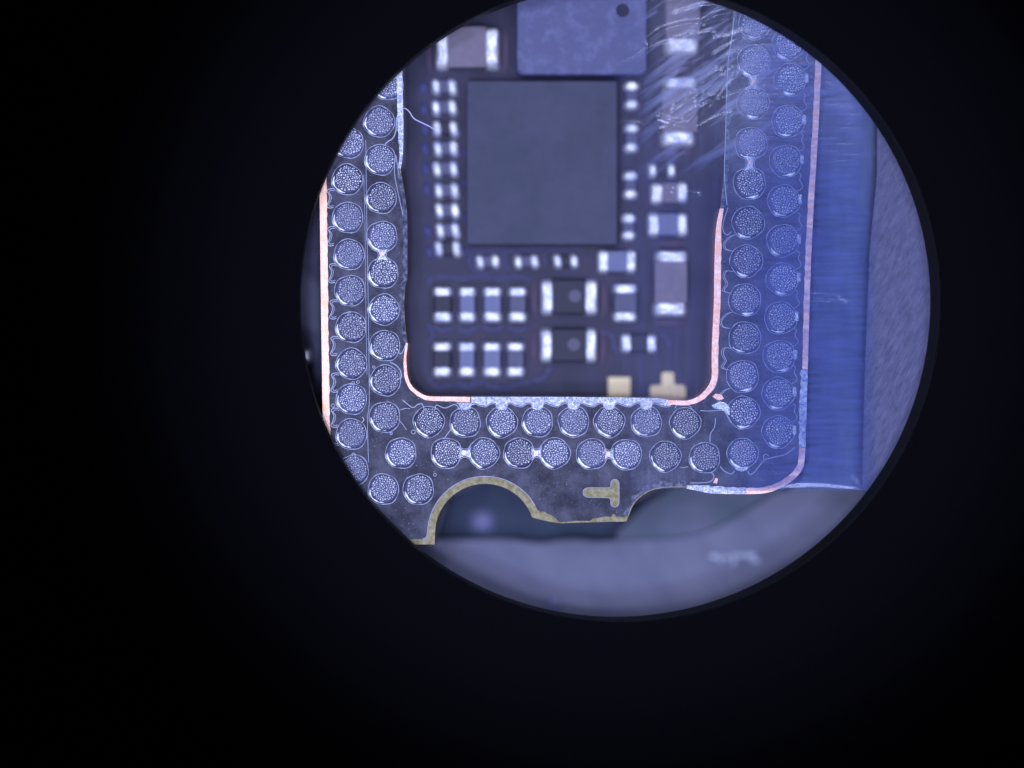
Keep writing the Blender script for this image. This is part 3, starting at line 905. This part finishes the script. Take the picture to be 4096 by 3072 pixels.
Z_FILM = 0.20
vs, fs = [], []
for j in range(ny + 1):
    for i in range(nx + 1):
        x = FX0 + (FX1 - FX0) * i / nx
        y = FY0 + (FY1 - FY0) * j / ny
        z = Z_FILM + 0.012 * math.sin(x * 0.011 + y * 0.004)
        for sp, h, w, bb in cre:
            if bb[0] < x < bb[2] and bb[1] < y < bb[3]:
                d = min((x - u) ** 2 + (y - v) ** 2 for u, v in sp)
                z += h * 0.17 * math.exp(-d / (2 * w * w))
        q = P(x, y + (6 * math.sin(x * 0.013) if y > 1700 else 0) * (y - 1700) / 258, Z_FILM)
        vs.append((q.x, q.y, z))
for j in range(ny):
    for i in range(nx):
        a = j * (nx + 1) + i
        fs.append((a, a + 1, a + nx + 2, a + nx + 1))
film_me = mesh('film', vs, fs, True)

fm = bpy.data.materials.new('clear_blue_film')
fm.use_nodes = True
nt = fm.node_tree
N, L = nt.nodes, nt.links
for n in list(N):
    N.remove(n)
out = N.new('ShaderNodeOutputMaterial')
tr = N.new('ShaderNodeBsdfTransparent')
df = N.new('ShaderNodeBsdfPrincipled')
df.inputs['Base Color'].default_value = (0.095, 0.135, 0.46, 1)
df.inputs['Roughness'].default_value = 0.35
df.inputs['Specular IOR Level'].default_value = 0.1
gl = N.new('ShaderNodeBsdfGlossy')
gl.inputs['Roughness'].default_value = 0.13
gl.inputs['Color'].default_value = (0.92, 0.95, 1.0, 1)
mixg = N.new('ShaderNodeMixShader')
mix = N.new('ShaderNodeMixShader')
L.new(tr.outputs[0], mix.inputs[1])
L.new(df.outputs[0], mix.inputs[2])
L.new(mix.outputs[0], mixg.inputs[1])
L.new(gl.outputs[0], mixg.inputs[2])
L.new(mixg.outputs[0], out.inputs[0])
tc = N.new('ShaderNodeTexCoord')
sep = N.new('ShaderNodeSeparateXYZ')
L.new(tc.outputs['Object'], sep.inputs[0])


def mapr(src, a, b, c, d):
    r = N.new('ShaderNodeMapRange')
    r.interpolation_type = 'SMOOTHSTEP'
    for k, v in zip(('From Min', 'From Max', 'To Min', 'To Max'), (a, b, c, d)):
        r.inputs[k].default_value = v
    L.new(src, r.inputs['Value'])
    return r.outputs[0]


def nz(st, sc, det=5, rz=0.0):
    mp = N.new('ShaderNodeMapping')
    mp.inputs['Scale'].default_value = st
    mr = N.new('ShaderNodeMapping')
    mr.inputs['Rotation'].default_value = (0, 0, rz)
    L.new(tc.outputs['Object'], mr.inputs['Vector'])
    L.new(mr.outputs[0], mp.inputs['Vector'])
    n = N.new('ShaderNodeTexNoise')
    n.inputs['Scale'].default_value = sc
    n.inputs['Detail'].default_value = det
    L.new(mp.outputs[0], n.inputs['Vector'])
    return n.outputs['Fac']


def math_(op, a, b):
    m = N.new('ShaderNodeMath')
    m.operation = op
    for k, v in ((0, a), (1, b)):
        if isinstance(v, (int, float)):
            m.inputs[k].default_value = v
        else:
            L.new(v, m.inputs[k])
    return m.outputs[0]


tint = N.new('ShaderNodeMix')
tint.data_type = 'RGBA'
tint.inputs[6].default_value = (1, 1, 1, 1)
tint.inputs[7].default_value = (0.90, 0.94, 1.0, 1)
L.new(math_('MULTIPLY', mapr(sep.outputs['X'], 6.0, 12.0, 0.0, 1.0), mapr(sep.outputs['X'], 13.6, 14.7, 1.0, 0.0)), tint.inputs[0])
L.new(tint.outputs[2], tr.inputs[0])
opacity = math_('ADD', mapr(sep.outputs['X'], 3.75, 5.5, 0.0, 0.055), mapr(sep.outputs['X'], 7.6, 11.0, 0.0, 0.22))          # film is drawn more opaque over the pads and the gap
sv = nz((1, 0.05, 1), 3.6, 7)
sh = nz((0.10, 1, 1), 6.5, 7)
cloud = nz((1, 1, 1), 0.55, 3)
wgt = mapr(sep.outputs['X'], 8.0, 10.0, 0.0, 1.0)
st = N.new('ShaderNodeMix')
st.data_type = 'FLOAT'
L.new(wgt, st.inputs[0])
L.new(sv, st.inputs[2])
L.new(sh, st.inputs[3])
streak = st.outputs[0]
opacity = math_('MULTIPLY', opacity, mapr(sep.outputs['X'], 13.6, 14.7, 1.0, 0.0))
f1 = math_('MULTIPLY', opacity, math_('MAXIMUM', 0.05, math_('ADD', -0.05, math_('MULTIPLY', streak, 1.6))))
f2 = math_('MULTIPLY', f1, math_('ADD', 0.45, math_('MULTIPLY', cloud, 1.1)))
# soft crease highlights painted as milky streaks in the crumpled corner of the film
scuff_and_haze = math_('MAXIMUM', 0.0, math_('ADD', -0.50, nz((0.16, 1, 1), 2.6, 6, -0.6)))
zone = math_('MULTIPLY', mapr(sep.outputs['Y'], 7.0, 11.0, 0.0, 1.0), math_('MULTIPLY', mapr(sep.outputs['X'], 4.0, 6.5, 0.0, 1.0), mapr(sep.outputs['X'], 8.6, 11.0, 1.0, 0.25)))
f2 = math_('ADD', f2, math_('MULTIPLY', math_('MULTIPLY', scuff_and_haze, zone), 1.7))
L.new(f2, mix.inputs[0])
cmix = N.new('ShaderNodeMix')
cmix.data_type = 'RGBA'
cmix.inputs[6].default_value = (0.095, 0.135, 0.46, 1)
cmix.inputs[7].default_value = (0.33, 0.36, 0.58, 1)
L.new(zone, cmix.inputs[0])
L.new(cmix.outputs[2], df.inputs['Base Color'])
L.new(math_('MULTIPLY', mapr(sep.outputs['X'], 3.8, 6.0, 0.0, 0.014), mapr(sep.outputs['X'], 13.4, 14.2, 1.0, 0.0)), mixg.inputs[0])
bp = N.new('ShaderNodeBump')
bp.inputs['Distance'].default_value = 0.012
bp.inputs['Strength'].default_value = 0.7
L.new(streak, bp.inputs['Height'])
L.new(bp.outputs[0], df.inputs['Normal'])
L.new(bp.outputs[0], gl.inputs['Normal'])
film_me.materials.append(fm)
film = obj('clear_film', film_me)
so = film.modifiers.new('thickness', 'SOLIDIFY')
so.thickness = 0.02
film['label'] = 'thin clear blue tinted film with creases over the right side of the boards'
film['category'] = 'film'


# ================================================================== fibres
def tube(name, pts, r, z0, z1):
    pl = spline(pts, 5)
    n = len(pl)
    vs, fs = [], []
    for i, (x, y) in enumerate(pl):
        a, b = pl[max(i - 1, 0)], pl[min(i + 1, n - 1)]
        dx, dy = b[0] - a[0], b[1] - a[1]
        l = math.hypot(dx, dy) or 1
        t = i / (n - 1)
        z = z0 + (z1 - z0) * t
        k = 1 - 0.5 * abs(2 * t - 1) ** 3
        for j in range(6):
            c = 2 * math.pi * j / 6
            q = P(x - dy / l * math.cos(c) * r * k, y + dx / l * math.cos(c) * r * k, z)
            vs.append((q.x, q.y, z + r * k / 100 * math.sin(c)))
    for i in range(n - 1):
        for j in range(6):
            a, b = i * 6 + j, i * 6 + (j + 1) % 6
            fs.append((a, b, b + 6, a + 6))
    return mesh(name, vs, fs, True)


for pts, r, z0, z1, lab in (
        ([(1604, 432), (1622, 434), (1638, 448), (1656, 474), (1690, 492), (1722, 508), (1757, 534)], 2.6, 0.1, -0.15, 'thin pale fibre hanging over the tiny capacitors beside the silver inner edge'),
        ([(1448, 1668), (1456, 1678), (1446, 1692)], 2.0, 0.05, 0.05, 'short fibre lying between two solder pads near the orange edge')):
    f = obj('fibre', tube('fibre', pts, r, z0, z1), 'fibre')
    f['label'] = lab
    f['category'] = 'fibre'

# ================================================================== the microscope's field stop, a black ring plate just over the boards
Z_LIP, Z_TOP = 0.32, 0.95
stop = thing('field_stop', 'black microscope field stop with a round opening that frames the boards', 'field stop', P(2462, 1208, Z_LIP))
SEG = 160


def circle(cx, cy, r, z):
    return [P(cx + r * math.cos(2 * math.pi * i / SEG), cy + r * math.sin(2 * math.pi * i / SEG), z) for i in range(SEG)]


def loft(name, rings, close=False):
    vs = [tuple(v) for rg in rings for v in rg]
    fs = []
    k = len(rings)
    for a in range(k if close else k - 1):
        b = (a + 1) % k
        for i in range(SEG):
            j = (i + 1) % SEG
            fs.append((a * SEG + i, a * SEG + j, b * SEG + j, b * SEG + i))
    return mesh(name, vs, fs)


low = circle(2462, 1208, 1259, Z_LIP)
up = circle(2480, 1207, 1278, Z_TOP)
o = loft('stop_bore', [circle(2462, 1208, 1259, Z_LIP), up, circle(2480, 1207, 1300, Z_TOP + 0.02), circle(2462, 1208, 1300, Z_LIP)], True)
keep(obj('bore_ring', o, 'stop_bore'), stop)
far = [Vector((AXIS.x + 160 * math.cos(2 * math.pi * i / SEG), AXIS.y - 160 * math.sin(2 * math.pi * i / SEG), Z_TOP)) for i in range(SEG)]
far_l = [Vector((v.x, v.y, Z_LIP + 0.05)) for v in far]
o = loft('stop_plate', [circle(2480, 1207, 1279, Z_TOP + 0.05), [v + Vector((0, 0, 0.05)) for v in far], far_l, circle(2480, 1207, 1290, Z_LIP + 0.05)], True)
keep(obj('stop_plate', o, 'stop'), stop)
